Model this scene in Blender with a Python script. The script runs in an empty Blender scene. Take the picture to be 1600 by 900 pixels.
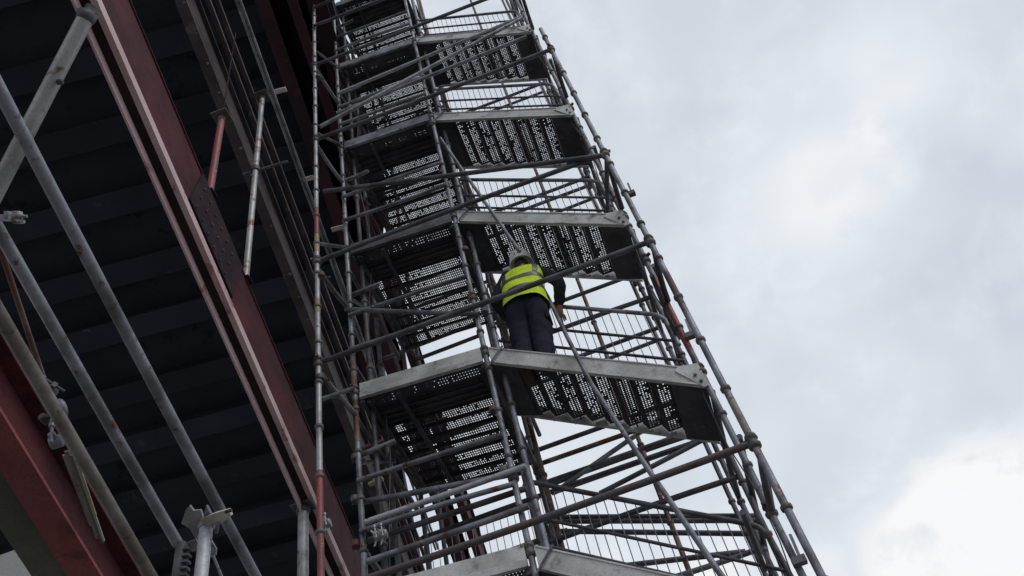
import bpy, bmesh, math, random
from mathutils import Vector, Matrix
random.seed(7)
scene = bpy.context.scene
C = scene.collection

# ------------------------------------------------------------------ camera
CAM = Vector((0.0, 0.0, 1.6))
FPX = 1400.0                                    # focal length in pixels of a 1600 px wide frame
RX = Vector((0.93706, 0.30253, -0.17434))       # camera right (world axes)
RD = Vector((-0.34390, 0.71325, -0.61074))      # camera down
RF = Vector((-0.06042, 0.63226, 0.77240))       # camera forward
cd = bpy.data.cameras.new('camera'); cam = bpy.data.objects.new('camera', cd); C.objects.link(cam)
m3 = Matrix((RX, -RD, -RF)).transposed()
cam.matrix_world = Matrix.Translation(CAM) @ m3.to_4x4()
cd.sensor_width = 36.0; cd.lens = 36.0 * FPX / 1600.0
cd.clip_start = 0.05; cd.clip_end = 3000
scene.camera = cam

def ray(x, y):
    v = RX * (x - 800) + RD * (y - 450) + RF * FPX
    # RX etc. are columns of the world->camera map laid out as rows here
    return v.normalized()

# ------------------------------------------------------------------ sky, sun, exposure
SUN_AZ, SUN_EL = math.radians(125), math.radians(48)      # azimuth clockwise from +Y
world = bpy.data.worlds.new('World'); scene.world = world; world.use_nodes = True
nt = world.node_tree; nt.nodes.clear()
N = nt.nodes.new; L = nt.links.new
wout = N('ShaderNodeOutputWorld')
sky = N('ShaderNodeTexSky'); sky.sky_type = 'NISHITA'; sky.sun_disc = False
sky.sun_elevation = SUN_EL; sky.sun_rotation = SUN_AZ; sky.air_density = 1.0; sky.dust_density = 2.0
bg1 = N('ShaderNodeBackground'); bg1.inputs['Strength'].default_value = 0.10; L(sky.outputs[0], bg1.inputs['Color'])
tc = N('ShaderNodeTexCoord')
def noise(scale, detail, rough, dist=0.0, off=(0, 0, 0), sc=(1, 1, 1)):
    mp = N('ShaderNodeMapping'); mp.inputs['Location'].default_value = off; mp.inputs['Scale'].default_value = sc
    L(tc.outputs['Generated'], mp.inputs['Vector'])
    n = N('ShaderNodeTexNoise'); n.inputs['Scale'].default_value = scale; n.inputs['Detail'].default_value = detail
    n.inputs['Roughness'].default_value = rough; n.inputs['Distortion'].default_value = dist
    L(mp.outputs[0], n.inputs['Vector']); return n.outputs['Fac']
def math_node(op, a, b=None, c=None, clamp=False):
    n = N('ShaderNodeMath'); n.operation = op; n.use_clamp = clamp
    for i, v in enumerate((a, b, c)):
        if v is None: continue
        if isinstance(v, (int, float)): n.inputs[i].default_value = v
        else: L(v, n.inputs[i])
    return n.outputs[0]
def smooth(v, lo, hi):
    n = N('ShaderNodeMapRange'); n.interpolation_type = 'SMOOTHERSTEP'
    n.inputs['From Min'].default_value = lo; n.inputs['From Max'].default_value = hi
    L(v, n.inputs['Value']); return n.outputs['Result']
n_big = noise(2.2, 3, 0.5, 0.4, (0.3, 1.7, 0.2))
n_mid = noise(5.0, 3, 0.55, 0.5, (3.1, 0.4, 1.9))
n_fin = noise(11.0, 5, 0.6, 0.25, (0.7, 2.2, 5.0))
def bank(x, y, rad, soft, wob):
    """a cloud bank: how far inside a patch of sky round a direction, its rim broken by noise"""
    d = ray(x, y)
    dp = N('ShaderNodeVectorMath'); dp.operation = 'DISTANCE'; dp.inputs[1].default_value = d
    L(tc.outputs['Generated'], dp.inputs[0])
    r = math_node('ADD', dp.outputs['Value'], math_node('MULTIPLY', math_node('SUBTRACT', n_fin, 0.5), wob))
    r = math_node('ADD', r, math_node('MULTIPLY', math_node('SUBTRACT', n_mid, 0.5), wob))
    return math_node('SUBTRACT', 1.0, smooth(r, rad - soft, rad + soft))
cover = math_node('ADD', math_node('MULTIPLY', smooth(n_big, 0.3, 0.7), 0.35), math_node('MULTIPLY', smooth(n_mid, 0.3, 0.75), 0.25))
cumulus = bank(1615, 905, 0.130, 0.040, 0.17)
wisp1 = bank(1300, 300, 0.07, 0.06, 0.16)
wisp2 = bank(1390, 110, 0.05, 0.06, 0.16)
mott = math_node('MULTIPLY', smooth(n_fin, 0.42, 0.72), 0.16)
glow = bank(1150, 760, 0.33, 0.30, 0.10)
t = math_node('ADD', math_node('ADD', cover, mott), math_node('MULTIPLY', math_node('MULTIPLY', wisp1, math_node('ADD', 0.2, n_mid)), 0.52))
t = math_node('ADD', t, math_node('MULTIPLY', math_node('MULTIPLY', wisp2, math_node('ADD', 0.2, n_fin)), 0.46))
t = math_node('ADD', t, math_node('MULTIPLY', glow, 0.40))
t = math_node('ADD', t, math_node('MULTIPLY', math_node('MULTIPLY', cumulus, smooth(math_node('ADD', n_fin, math_node('MULTIPLY', n_mid, 0.5)), 0.35, 0.95)), 0.85), clamp=True)
cr = N('ShaderNodeValToRGB')
e = cr.color_ramp.elements
e[0].position = 0.0; e[0].color = (0.52, 0.57, 0.65, 1)
e[1].position = 1.0; e[1].color = (1.0, 1.0, 1.0, 1)
k = e.new(0.35); k.color = (0.66, 0.71, 0.785, 1)
k = e.new(0.65); k.color = (0.80, 0.845, 0.90, 1)
L(t, cr.inputs['Fac'])
bg2 = N('ShaderNodeBackground'); bg2.inputs['Strength'].default_value = 1.0; L(cr.outputs['Color'], bg2.inputs['Color'])
mx = N('ShaderNodeMixShader'); mx.inputs['Fac'].default_value = 0.93
L(bg1.outputs[0], mx.inputs[1]); L(bg2.outputs[0], mx.inputs[2]); L(mx.outputs[0], wout.inputs['Surface'])

sd = bpy.data.lights.new('sun', 'SUN'); sd.energy = 0.9; sd.angle = math.radians(25); sd.color = (1.0, 0.96, 0.9)
sun = bpy.data.objects.new('sun', sd); C.objects.link(sun)
sv = Vector((math.sin(SUN_AZ) * math.cos(SUN_EL), math.cos(SUN_AZ) * math.cos(SUN_EL), math.sin(SUN_EL)))
sun.rotation_euler = sv.to_track_quat('Z', 'Y').to_euler(); sun.location = (20, -20, 40)
scene.view_settings.view_transform = 'Standard'; scene.view_settings.look = 'None'
scene.view_settings.exposure = 0.0; scene.view_settings.gamma = 1.0
scene.cycles.use_denoising = True
scene.cycles.max_bounces = 4; scene.cycles.diffuse_bounces = 3; scene.cycles.glossy_bounces = 2
world.cycles.sampling_method = 'MANUAL'; world.cycles.sample_map_resolution = 512

# ------------------------------------------------------------------ materials
def mat(name, base, rough=0.6, metal=0.0, second=None, third=None, scale=6.0, lo=0.45, hi=0.62, bump=0.15,
        vary=0.0, t_lo=0.62, t_hi=0.68, stretch=(1, 1, 1), fine=60.0, spec=0.5, bdist=0.004):
    """weathered surface: base colour, a second (dirt/rust) colour in patches, a third in small spots"""
    m = bpy.data.materials.new(name); m.use_nodes = True
    nt = m.node_tree; nd = nt.nodes; lk = nt.links.new
    b = nd['Principled BSDF']; b.inputs['Metallic'].default_value = metal; b.inputs['Specular IOR Level'].default_value = spec
    tc = nd.new('ShaderNodeTexCoord'); oi = nd.new('ShaderNodeObjectInfo')
    ad = nd.new('ShaderNodeVectorMath'); ad.operation = 'MULTIPLY_ADD'
    cx = nd.new('ShaderNodeCombineXYZ')
    for i in range(3): lk(oi.outputs['Random'], cx.inputs[i])
    ad.inputs[1].default_value = (37.0, 53.0, 71.0); lk(cx.outputs[0], ad.inputs[0]); lk(tc.outputs['Object'], ad.inputs[2])
    mp = nd.new('ShaderNodeMapping'); mp.inputs['Scale'].default_value = stretch; lk(ad.outputs[0], mp.inputs['Vector'])
    def nz(s, d, r):
        n = nd.new('ShaderNodeTexNoise'); n.inputs['Scale'].default_value = s; n.inputs['Detail'].default_value = d
        n.inputs['Roughness'].default_value = r; lk(mp.outputs[0], n.inputs['Vector']); return n
    def rng(v, a, c):
        n = nd.new('ShaderNodeMapRange'); n.inputs['From Min'].default_value = a; n.inputs['From Max'].default_value = c
        lk(v, n.inputs['Value']); return n.outputs['Result']
    def mixc(f, a, c):
        n = nd.new('ShaderNodeMix'); n.data_type = 'RGBA'
        if isinstance(f, float): n.inputs['Factor'].default_value = f
        else: lk(f, n.inputs['Factor'])
        for sock, v in ((n.inputs[6], a), (n.inputs[7], c)):
            if isinstance(v, tuple): sock.default_value = (*v, 1)
            else: lk(v, sock)
        return n.outputs[2]
    n1 = nz(scale, 3, 0.6); n2 = nz(scale * 2.7, 3, 0.65); n3 = nz(fine, 1, 0.6)
    col = base
    if second: col = mixc(rng(n1.outputs['Fac'], lo, hi), col, second)
    if third: col = mixc(rng(n2.outputs['Fac'], t_lo, t_hi), col, third)
    hs = nd.new('ShaderNodeHueSaturation')
    if isinstance(col, tuple): hs.inputs['Color'].default_value = (*col, 1)
    else: lk(col, hs.inputs['Color'])
    v1 = nd.new('ShaderNodeMath'); v1.operation = 'MULTIPLY_ADD'
    lk(n3.outputs['Fac'], v1.inputs[0]); v1.inputs[1].default_value = 0.5; v1.inputs[2].default_value = 0.75
    v2 = nd.new('ShaderNodeMath'); v2.operation = 'MULTIPLY_ADD'
    lk(oi.outputs['Random'], v2.inputs[0]); v2.inputs[1].default_value = vary; v2.inputs[2].default_value = 1 - vary / 2
    v3 = nd.new('ShaderNodeMath'); v3.operation = 'MULTIPLY'; lk(v1.outputs[0], v3.inputs[0]); lk(v2.outputs[0], v3.inputs[1])
    lk(v3.outputs[0], hs.inputs['Value']); lk(hs.outputs[0], b.inputs['Base Color'])
    rr = nd.new('ShaderNodeMath'); rr.operation = 'MULTIPLY_ADD'; lk(n2.outputs['Fac'], rr.inputs[0])
    rr.inputs[1].default_value = 0.3; rr.inputs[2].default_value = rough - 0.15; lk(rr.outputs[0], b.inputs['Roughness'])
    if bump:
        bp = nd.new('ShaderNodeBump'); bp.inputs['Strength'].default_value = bump; bp.inputs['Distance'].default_value = bdist
        lk(n3.outputs['Fac'], bp.inputs['Height']); lk(bp.outputs[0], b.inputs['Normal'])
    return m

RUST = (0.10, 0.045, 0.028); MUD = (0.13, 0.105, 0.085); PAINT_RED = (0.20, 0.035, 0.035)
M = {
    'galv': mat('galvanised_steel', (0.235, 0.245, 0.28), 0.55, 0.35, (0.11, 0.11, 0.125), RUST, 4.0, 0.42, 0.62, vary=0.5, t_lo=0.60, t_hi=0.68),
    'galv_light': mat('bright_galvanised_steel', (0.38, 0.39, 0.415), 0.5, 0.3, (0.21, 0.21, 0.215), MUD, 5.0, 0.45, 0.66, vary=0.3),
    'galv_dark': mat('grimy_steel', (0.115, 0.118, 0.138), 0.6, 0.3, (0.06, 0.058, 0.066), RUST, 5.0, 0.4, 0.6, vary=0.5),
    'rusty': mat('rusty_steel_tube', (0.19, 0.14, 0.125), 0.7, 0.15, RUST, (0.30, 0.28, 0.27), 4.0, 0.42, 0.6, vary=0.3),
    'rusty_dark': mat('dull_rusted_tube', (0.105, 0.075, 0.075), 0.7, 0.2, (0.09, 0.085, 0.095), RUST, 5.0, 0.42, 0.6),
    'redtube': mat('red_painted_tube', (0.23, 0.05, 0.055), 0.55, 0.0, (0.15, 0.055, 0.05), (0.30, 0.26, 0.25), 5.0, 0.45, 0.6, vary=0.3, t_lo=0.66, t_hi=0.7),
    'yellowtube': mat('yellow_banded_tube', (0.34, 0.25, 0.12), 0.6, 0.0, (0.22, 0.18, 0.13), RUST, 6.0),
    'prop': mat('pale_steel_with_rust_blooms', (0.40, 0.40, 0.405), 0.5, 0.3, (0.26, 0.255, 0.255), (0.17, 0.085, 0.06), 2.2, 0.42, 0.66, vary=0.1, t_lo=0.56, t_hi=0.66),
    'muddy': mat('muddy_steel_tube', (0.25, 0.235, 0.215), 0.65, 0.2, (0.15, 0.125, 0.105), (0.10, 0.07, 0.055), 5.0, 0.42, 0.62, vary=0.2),
    'alu': mat('mill_aluminium', (0.56, 0.565, 0.55), 0.45, 0.25, (0.34, 0.335, 0.32), MUD, 2.6, 0.42, 0.66, bump=0.08, vary=0.25, t_lo=0.58, t_hi=0.76),
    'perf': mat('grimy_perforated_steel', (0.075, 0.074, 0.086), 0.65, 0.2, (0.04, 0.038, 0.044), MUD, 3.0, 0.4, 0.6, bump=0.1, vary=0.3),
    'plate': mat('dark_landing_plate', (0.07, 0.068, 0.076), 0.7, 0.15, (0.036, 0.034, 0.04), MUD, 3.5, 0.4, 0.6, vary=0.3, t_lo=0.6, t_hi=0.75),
    'cup': mat('cast_iron_cup', (0.13, 0.125, 0.13), 0.65, 0.3, (0.09, 0.06, 0.05), None, 9.0, vary=0.5),
    'cupred': mat('red_cast_cup', (0.20, 0.06, 0.055), 0.65, 0.1, RUST, None, 9.0, vary=0.3),
    'redgird_shade': mat('red_girder_paint_shaded', (0.108, 0.032, 0.036), 0.8, 0.0, (0.060, 0.024, 0.029), (0.045, 0.022, 0.026), 1.5, 0.38, 0.62, bump=0.1, vary=0.1, spec=0.15, t_lo=0.56, t_hi=0.70),  # girder red, darkened in the colour to stand for shade on the webs
    'redflange_lit': mat('red_flange_paint_lit', (0.28, 0.080, 0.083), 0.6, 0.0, (0.20, 0.066, 0.068), (0.14, 0.05, 0.048), 1.6, 0.4, 0.65, bump=0.1, spec=0.2, t_lo=0.57, t_hi=0.68),  # brighter copy of the red: light from below put into the colour
    'pinkflange_lit': mat('pink_flange_paint_sky_lit', (0.66, 0.50, 0.50), 0.6, 0.0, (0.55, 0.38, 0.38), (0.40, 0.2, 0.19), 1.6, 0.4, 0.65, vary=0.1),  # beam paint paled so the colour carries the sky's reflection
    'splice': mat('dark_splice_steel', (0.030, 0.020, 0.027), 0.8, 0.0, (0.045, 0.026, 0.03), None, 4.0, vary=0.1, spec=0.1),
    'browngird': mat('brown_grimy_girder_steel', (0.115, 0.092, 0.092), 0.75, 0.1, (0.06, 0.05, 0.056), (0.16, 0.12, 0.115), 1.6, 0.4, 0.62, vary=0.2, spec=0.2),
    'darkred': mat('dark_maroon_girder_paint', (0.075, 0.034, 0.042), 0.8, 0.0, (0.045, 0.028, 0.034), (0.10, 0.045, 0.045), 1.2, vary=0.15, spec=0.15),
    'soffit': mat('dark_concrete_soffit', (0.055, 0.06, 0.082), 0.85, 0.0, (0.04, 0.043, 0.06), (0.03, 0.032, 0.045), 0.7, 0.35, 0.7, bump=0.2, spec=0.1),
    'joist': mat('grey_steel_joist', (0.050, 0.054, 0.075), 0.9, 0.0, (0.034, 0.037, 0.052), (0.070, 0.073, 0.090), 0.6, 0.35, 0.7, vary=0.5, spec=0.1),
    'concrete': mat('pale_concrete', (0.42, 0.43, 0.41), 0.9, 0.0, (0.33, 0.34, 0.32), None, 1.4, 0.4, 0.7, bump=0.3),
    'ply': mat('weathered_green_grey_board', (0.13, 0.13, 0.10), 0.85, 0.0, (0.09, 0.09, 0.07), None, 1.5, vary=0.1),
    'timber': mat('bare_softwood', (0.45, 0.36, 0.22), 0.8, 0.0, (0.32, 0.26, 0.17), None, 4.0, vary=0.2, stretch=(1, 1, 0.15)),
    'whitebar': mat('pale_painted_bracket', (0.55, 0.53, 0.48), 0.6, 0.1, (0.35, 0.33, 0.3), None, 6.0),
    'ground': mat('site_hardstanding', (0.21, 0.20, 0.19), 0.9, 0.0, (0.16, 0.152, 0.145), (0.27, 0.26, 0.245), 0.5, 0.4, 0.65, bump=0.5, fine=8.0),
    'navy': mat('navy_work_cloth', (0.017, 0.019, 0.032), 0.9, 0.0, (0.026, 0.028, 0.04), None, 5.0, bump=0.4, fine=14, bdist=0.03, spec=0.2),
    'jacket': mat('dark_jacket_cloth', (0.022, 0.024, 0.034), 0.9, 0.0, (0.032, 0.033, 0.042), None, 5.0, bump=0.4, fine=14, bdist=0.03, spec=0.2),
    'hivis': mat('hi_vis_yellow_cloth', (0.64, 0.82, 0.04), 0.8, 0.0, (0.55, 0.72, 0.035), (0.36, 0.45, 0.05), 5.0, 0.35, 0.7, bump=0.5, fine=11, bdist=0.03, spec=0.2, t_lo=0.6, t_hi=0.8),
    'reflect': mat('grey_reflective_tape', (0.105, 0.115, 0.115), 0.45, 0.2, (0.085, 0.09, 0.09), None, 9.0, bump=0.1),
    'skin': mat('skin', (0.36, 0.20, 0.14), 0.6, 0.0, None, None, 8.0, bump=0.0),
    'hair': mat('dark_hair', (0.03, 0.022, 0.018), 0.8, 0.0, None, None, 8.0, bump=0.3),
    'helmet': mat('white_helmet_plastic', (0.86, 0.86, 0.85), 0.4, 0.0, (0.80, 0.80, 0.79), None, 9.0, 0.4, 0.7, bump=0.02),
    'boot': mat('brown_boot_leather', (0.05, 0.035, 0.025), 0.7, 0.0, None, None, 8.0),
}

# ------------------------------------------------------------------ builders
WL = {}                                                   # world position of each object's origin
def wl(o): return WL[o.name] if o else Vector((0, 0, 0))
def link(name, me, origin, parent=None):
    o = bpy.data.objects.new(name, me); C.objects.link(o)
    origin = Vector(origin); WL[o.name] = origin
    if parent: o.parent = parent; o.location = origin - wl(parent)
    else: o.location = origin
    return o
def thing(name, label, cat, loc, group=None):
    o = bpy.data.objects.new(name, None); C.objects.link(o); o.empty_display_size = 0.2
    o.location = loc; WL[o.name] = Vector(loc); o['label'] = label; o['category'] = cat
    if group: o['group'] = group
    return o
def tag(o, label, cat, group=None):
    o['label'] = label; o['category'] = cat
    if group: o['group'] = group
    return o
def structure(o): o['kind'] = 'structure'; return o
def mesh(name, verts, faces, material, smooth=False):
    me = bpy.data.meshes.new(name); me.from_pydata([tuple(v) for v in verts], [], faces); me.update()
    me.materials.append(material)
    if smooth:
        for p in me.polygons: p.use_smooth = True
    return me
class MB:
    """collects shapes (world coordinates), then makes ONE mesh object with its origin at the middle of the shape"""
    def __init__(s): s.v = []; s.f = []; s.sm = []
    def add(s, v, f, sm=False):
        o = len(s.v); s.v += [Vector(p) for p in v]; s.f += [tuple(i + o for i in q) for q in f]; s.sm += [sm] * len(f)
    def box(s, o, ax, ay, az):
        """o = corner, three edge vectors"""
        o = Vector(o); ax = Vector(ax); ay = Vector(ay); az = Vector(az)
        v = [o, o + ax, o + ax + ay, o + ay, o + az, o + ax + az, o + ax + ay + az, o + ay + az]
        f = [(0, 3, 2, 1), (4, 5, 6, 7), (0, 1, 5, 4), (1, 2, 6, 5), (2, 3, 7, 6), (3, 0, 4, 7)]
        if ax.cross(ay).dot(az) < 0: f = [q[::-1] for q in f]
        s.add(v, f)
    def tube(s, a, b, r, seg=12, r2=None, wall=True):
        path(s, [Vector(a), Vector(b)], r, seg, r2)
    def build(s, name, material, parent=None, origin=None):
        if origin is None:
            lo = Vector([min(p[i] for p in s.v) for i in range(3)]); hi = Vector([max(p[i] for p in s.v) for i in range(3)])
            origin = (lo + hi) / 2
        me = mesh(name, [p - Vector(origin) for p in s.v], s.f, material)
        me.polygons.foreach_set('use_smooth', s.sm); me.update()
        return link(name, me, origin, parent)
def frame_of(d):
    d = d.normalized(); up = Vector((0, 0, 1)) if abs(d.z) < 0.95 else Vector((1, 0, 0))
    x = d.cross(up).normalized(); return x, x.cross(d).normalized()
def path(mb, pts, r, seg=12, r2=None):
    n = len(pts); v = []; f = []
    x0 = None
    for i, p in enumerate(pts):
        if i == 0: d = pts[1] - pts[0]
        elif i == n - 1: d = pts[-1] - pts[-2]
        else: d = (pts[i + 1] - p).normalized() + (p - pts[i - 1]).normalized()
        d.normalize()
        if x0 is None: x, y = frame_of(d)
        else:
            x = (x0 - d * x0.dot(d)).normalized(); y = x.cross(d)
        x0 = x
        rr = r if r2 is None else r + (r2 - r) * i / (n - 1)
        for k in range(seg):
            a = 2 * math.pi * k / seg; v.append(p + x * math.cos(a) * rr + y * math.sin(a) * rr)
    for i in range(n - 1):
        for k in range(seg):
            a = i * seg + k; b = i * seg + (k + 1) % seg
            f.append((a, b, b + seg, a + seg))
    mb.add(v, f, True)
    mb.add(v[:seg], [tuple(range(seg))]); mb.add(v[-seg:], [tuple(range(seg))[::-1]])
def tube(name, a, b, r, material, parent=None, seg=12, sag=0.0):
    """a real scaffold tube: slightly bent"""
    mb = MB(); a = Vector(a); b = Vector(b)
    if sag:
        x, y = frame_of(b - a); d = x * random.uniform(-sag, sag) + y * random.uniform(-sag, sag)
        path(mb, [a, a.lerp(b, 0.25) + d * 0.75, a.lerp(b, 0.5) + d, a.lerp(b, 0.75) + d * 0.75, b], r, seg)
    else: path(mb, [a, b], r, seg)
    return mb.build(name, material, parent)
def lathe(mb, base, axis, prof, seg=14):
    """prof = [(distance along axis, radius)]"""
    base = Vector(base); axis = Vector(axis).normalized(); x, y = frame_of(axis); v = []; f = []
    for h, r in prof:
        for k in range(seg):
            a = 2 * math.pi * k / seg; v.append(base + axis * h + (x * math.cos(a) + y * math.sin(a)) * r)
    for i in range(len(prof) - 1):
        for k in range(seg):
            a = i * seg + k; b = i * seg + (k + 1) % seg; f.append((a, b, b + seg, a + seg))
    mb.add(v, f, True)
    mb.add(v[:seg], [tuple(range(seg))]); mb.add(v[-seg:], [tuple(range(seg))[::-1]])
def at(x, y, Y):
    """the point of the vertical plane at distance Y in front of the camera that is seen at photo pixel x, y"""
    d = ray(x, y); return CAM + d * (Y / d.y)

# ------------------------------------------------------------------ setting: ground
g = MB(); g.add([(-400, -400, 0), (400, -400, 0), (400, 400, 0), (-400, 400, 0)], [(0, 1, 2, 3)])
structure(g.build('ground', M['ground']))

# ------------------------------------------------------------------ bridge: falls away at 12 degrees, a little skew to the tower
GU = Vector((0.99324, 0.11605, 0.0)); GG = Vector((-0.11352, 0.97158, -0.20773)); GN = Vector((-0.02411, 0.20632, 0.97819))
K1 = 5.2083
def gp(x, y, s):
    d = ray(x, y); return CAM + d * (K1 * s / GN.dot(d))
def gloc(P): q = P - CAM; return q.dot(GU), q.dot(GG), q.dot(GN)
def gpt(u, gg, n): return CAM + GU * u + GG * gg + GN * n
def gbox(mb, u0, u1, g0, g1, n0, n1): mb.box(gpt(u0, g0, n0), GU * (u1 - u0), GG * (g1 - g0), GN * (n1 - n0))

NS = 3.0 * K1                                            # underside of the deck slab
bridge = thing('bridge_deck', 'dark underside of the bridge deck with cross joists and maroon girders', 'bridge', gpt(-8, 4, NS))
EK = [gloc(gp(*q, 3.0)) for q in ((518, 0), (602, 300), (582, 496), (659, 894))]      # the deck edge has kinks
def eu(gg):
    i = 0 if gg < EK[1][1] else 1 if gg < EK[2][1] else 2
    a, b = EK[i], EK[i + 1]
    return a[0] + (gg - a[1]) * (b[0] - a[0]) / (b[1] - a[1])
GK = EK[1][1]; GK2 = EK[2][1]
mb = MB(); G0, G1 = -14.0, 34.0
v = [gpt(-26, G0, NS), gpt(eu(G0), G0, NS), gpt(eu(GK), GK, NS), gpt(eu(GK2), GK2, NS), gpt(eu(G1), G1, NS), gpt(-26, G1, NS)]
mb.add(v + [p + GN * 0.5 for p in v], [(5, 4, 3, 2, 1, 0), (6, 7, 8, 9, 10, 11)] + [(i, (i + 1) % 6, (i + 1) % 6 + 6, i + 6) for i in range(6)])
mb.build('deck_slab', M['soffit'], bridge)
gg = -9.0
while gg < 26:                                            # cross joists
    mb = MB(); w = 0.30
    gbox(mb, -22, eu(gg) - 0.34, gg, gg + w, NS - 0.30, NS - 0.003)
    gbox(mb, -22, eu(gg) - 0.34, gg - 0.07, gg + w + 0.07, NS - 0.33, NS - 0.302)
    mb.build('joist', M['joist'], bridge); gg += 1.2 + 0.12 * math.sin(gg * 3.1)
# edge girder along the skew side of the deck
mb = MB()
for off0, off1, n0, n1 in ((-0.30, 0.0, -0.95, -0.91), (-0.16, -0.13, -0.908, -0.003)):
    for ga, gb in ((G0, GK - 0.01), (GK + 0.01, GK2 - 0.01), (GK2 + 0.01, G1)):
        a = [gpt(eu(ga) + off0, ga, NS + n0), gpt(eu(ga) + off1, ga, NS + n0), gpt(eu(gb) + off1, gb, NS + n0), gpt(eu(gb) + off0, gb, NS + n0)]
        mb.add(a + [p + GN * (n1 - n0) for p in a], [(0, 3, 2, 1), (4, 5, 6, 7), (0, 1, 5, 4), (1, 2, 6, 5), (2, 3, 7, 6), (3, 0, 4, 7)])
mb.build('edge_girder', M['darkred'], bridge)
def igirder(name, px0, px1, y, s, depth, material, parent, g0=-10, g1=22, tf=0.03, web=0.02, topw=None):
    """I girder whose bottom flange spans photo pixels px0..px1 at row y"""
    u0, _, n = gloc(gp(px0, y, s)); u1, _, _ = gloc(gp(px1, y, s)); um = (u0 + u1) / 2
    w = MB(); gbox(w, um - web / 2, um + web / 2, g0, g1, n + tf + 0.001, n + depth - tf - 0.001)
    gg = g0 + 0.6
    while gg < g1:                                        # stiffeners
        gbox(w, u0 + 0.02, um - web / 2 - 0.001, gg, gg + 0.015, n + tf + 0.002, n + depth - tf - 0.002)
        gg += 2.4
    o = w.build(name, material, parent)
    f = MB(); gbox(f, u0, u1, g0, g1, n, n + tf); f.build('bottom_flange', material, o)
    f = MB(); gbox(f, u0, u1, g0, g1, n + depth - tf, n + depth); f.build('top_flange', material, o)
    return u0, u1, n, o
igirder('maroon_girder', 397, 420, 0, 2.70, NS - 2.70 * K1 - 0.335, M['darkred'], bridge)
igirder('maroon_girder', 448, 464, 0, 2.72, NS - 2.72 * K1 - 0.335, M['darkred'], bridge)
# brown girder below the deck, carried by posts
bg = thing('steel_girder', 'brown grimy bolted girder under the deck, between the red beam and the scaffold', 'girder', gp(340, 180, 1.95))
u0, u1, n, o = igirder('web', 272, 291, 0, 1.95, 0.62, M['browngird'], bg, -8, 14, 0.03)
rnd = random.Random(3)
bolt_me = None
def bolt(P, axis, parent, r=0.016, h=0.014, material=M['galv']):
    mb = MB(); lathe(mb, P, axis, [(0, r), (h, r), (h * 1.2, r * 0.6)], 6); return mb.build('bolt', material, parent)
for gg in [x * 0.33 for x in range(0, 19)]:
    if rnd.random() < 0.8: bolt(gpt(u1 - 0.03, gg, n), -GN, bg)
for off, sc_ in ((328, 2.03), (342, 2.10)):               # rails running beside the girder
    uu, _, nn = gloc(gp(off, 0, sc_)); mb = MB(); gbox(mb, uu - 0.05, uu, -8, 10, nn, nn + 0.012); gbox(mb, uu - 0.012, uu, -8, 10, nn + 0.0125, nn + 0.06)
    o = mb.build('angle_rail', M['browngird'], bg)
# slim twin pipes further right, with pale brackets
pr = thing('service_pipe', 'slim pair of pale pipes running under the deck beside the maroon girder', 'pipe', gp(415, 130, 1.92))
for px in (369, 375):
    uu, _, nn = gloc(gp(px, 0, 1.92)); tube('pipe', gpt(uu, -8, nn), gpt(uu, 9, nn), 0.016, M['galv'], pr)
for px, py, w in ((428, 141, 0.13), (472, 279, 0.13), (517, 357, 0.16)):
    P = gp(px, py, 1.95); mb = MB(); mb.box(P, GU * w, GG * 0.05, GN * 0.03); mb.build('bracket', M['whitebar'], pr)

# red twin-channel beam A
SA = 1.2
ua0 = gloc(gp(208, 225, SA))[0]; ua1 = gloc(gp(223, 225, SA))[0]; ub0 = gloc(gp(239, 225, SA))[0]; ub1 = gloc(gp(246, 225, SA))[0]; na = K1 * SA
beam = thing('steel_beam', 'long red twin-channel steel beam crossing under the dark deck, with bolted splice', 'beam', gp(300, 400, SA))
ga0, ga1, hA = -8, 12, 0.70
mb = MB(); gbox(mb, ub1 - 0.014, ub1, ga0, ga1, na + 0.091, na + hA - 0.013); mb.build('web', M['redgird_shade'], beam)
mb = MB(); gbox(mb, ua1 - 0.014, ua1, ga0, ga1, na + 0.013, na + hA - 0.013); mb.build('web', M['redgird_shade'], beam)
mb = MB(); gbox(mb, ua1 - 0.016, ua1, ga0, ga1, na - 0.095, na - 0.001); mb.build('downstand', M['pinkflange_lit'], beam)
mb = MB(); gbox(mb, ua1 - 0.016, ub1 - 0.031, ga0, ga1, na, na + 0.012); mb.build('bottom_plate', M['splice'], beam)  # near-black colour stands in for shade under the beam
mb = MB(); gbox(mb, ub1 - 0.03, ub1 + 0.012, ga0, ga1, na, na + 0.09); mb.build('edge_bar', M['pinkflange_lit'], beam)
mb = MB(); gbox(mb, ua1 - 0.016, ub1 + 0.012, ga0, ga1, na + hA - 0.012, na + hA); mb.build('top_flange', M['redgird_shade'], beam)
ps0 = gloc(gp(300, 262, SA))[1] + 0.25; ps1 = gloc(gp(385, 470, SA))[1]
mb = MB(); gbox(mb, ub1 + 0.001, ub1 + 0.022, ps0, ps1, na + 0.12, na + hA - 0.02)
pl = mb.build('splice_plate', M['splice'], beam)
for i in range(6):
    for j in range(3):
        bolt(gpt(ub1 + 0.022, ps0 + 0.08 + i * (ps1 - ps0 - 0.16) / 6, na + 0.17 + j * 0.18), GU, pl, 0.013, 0.010, M['browngird'])
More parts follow.
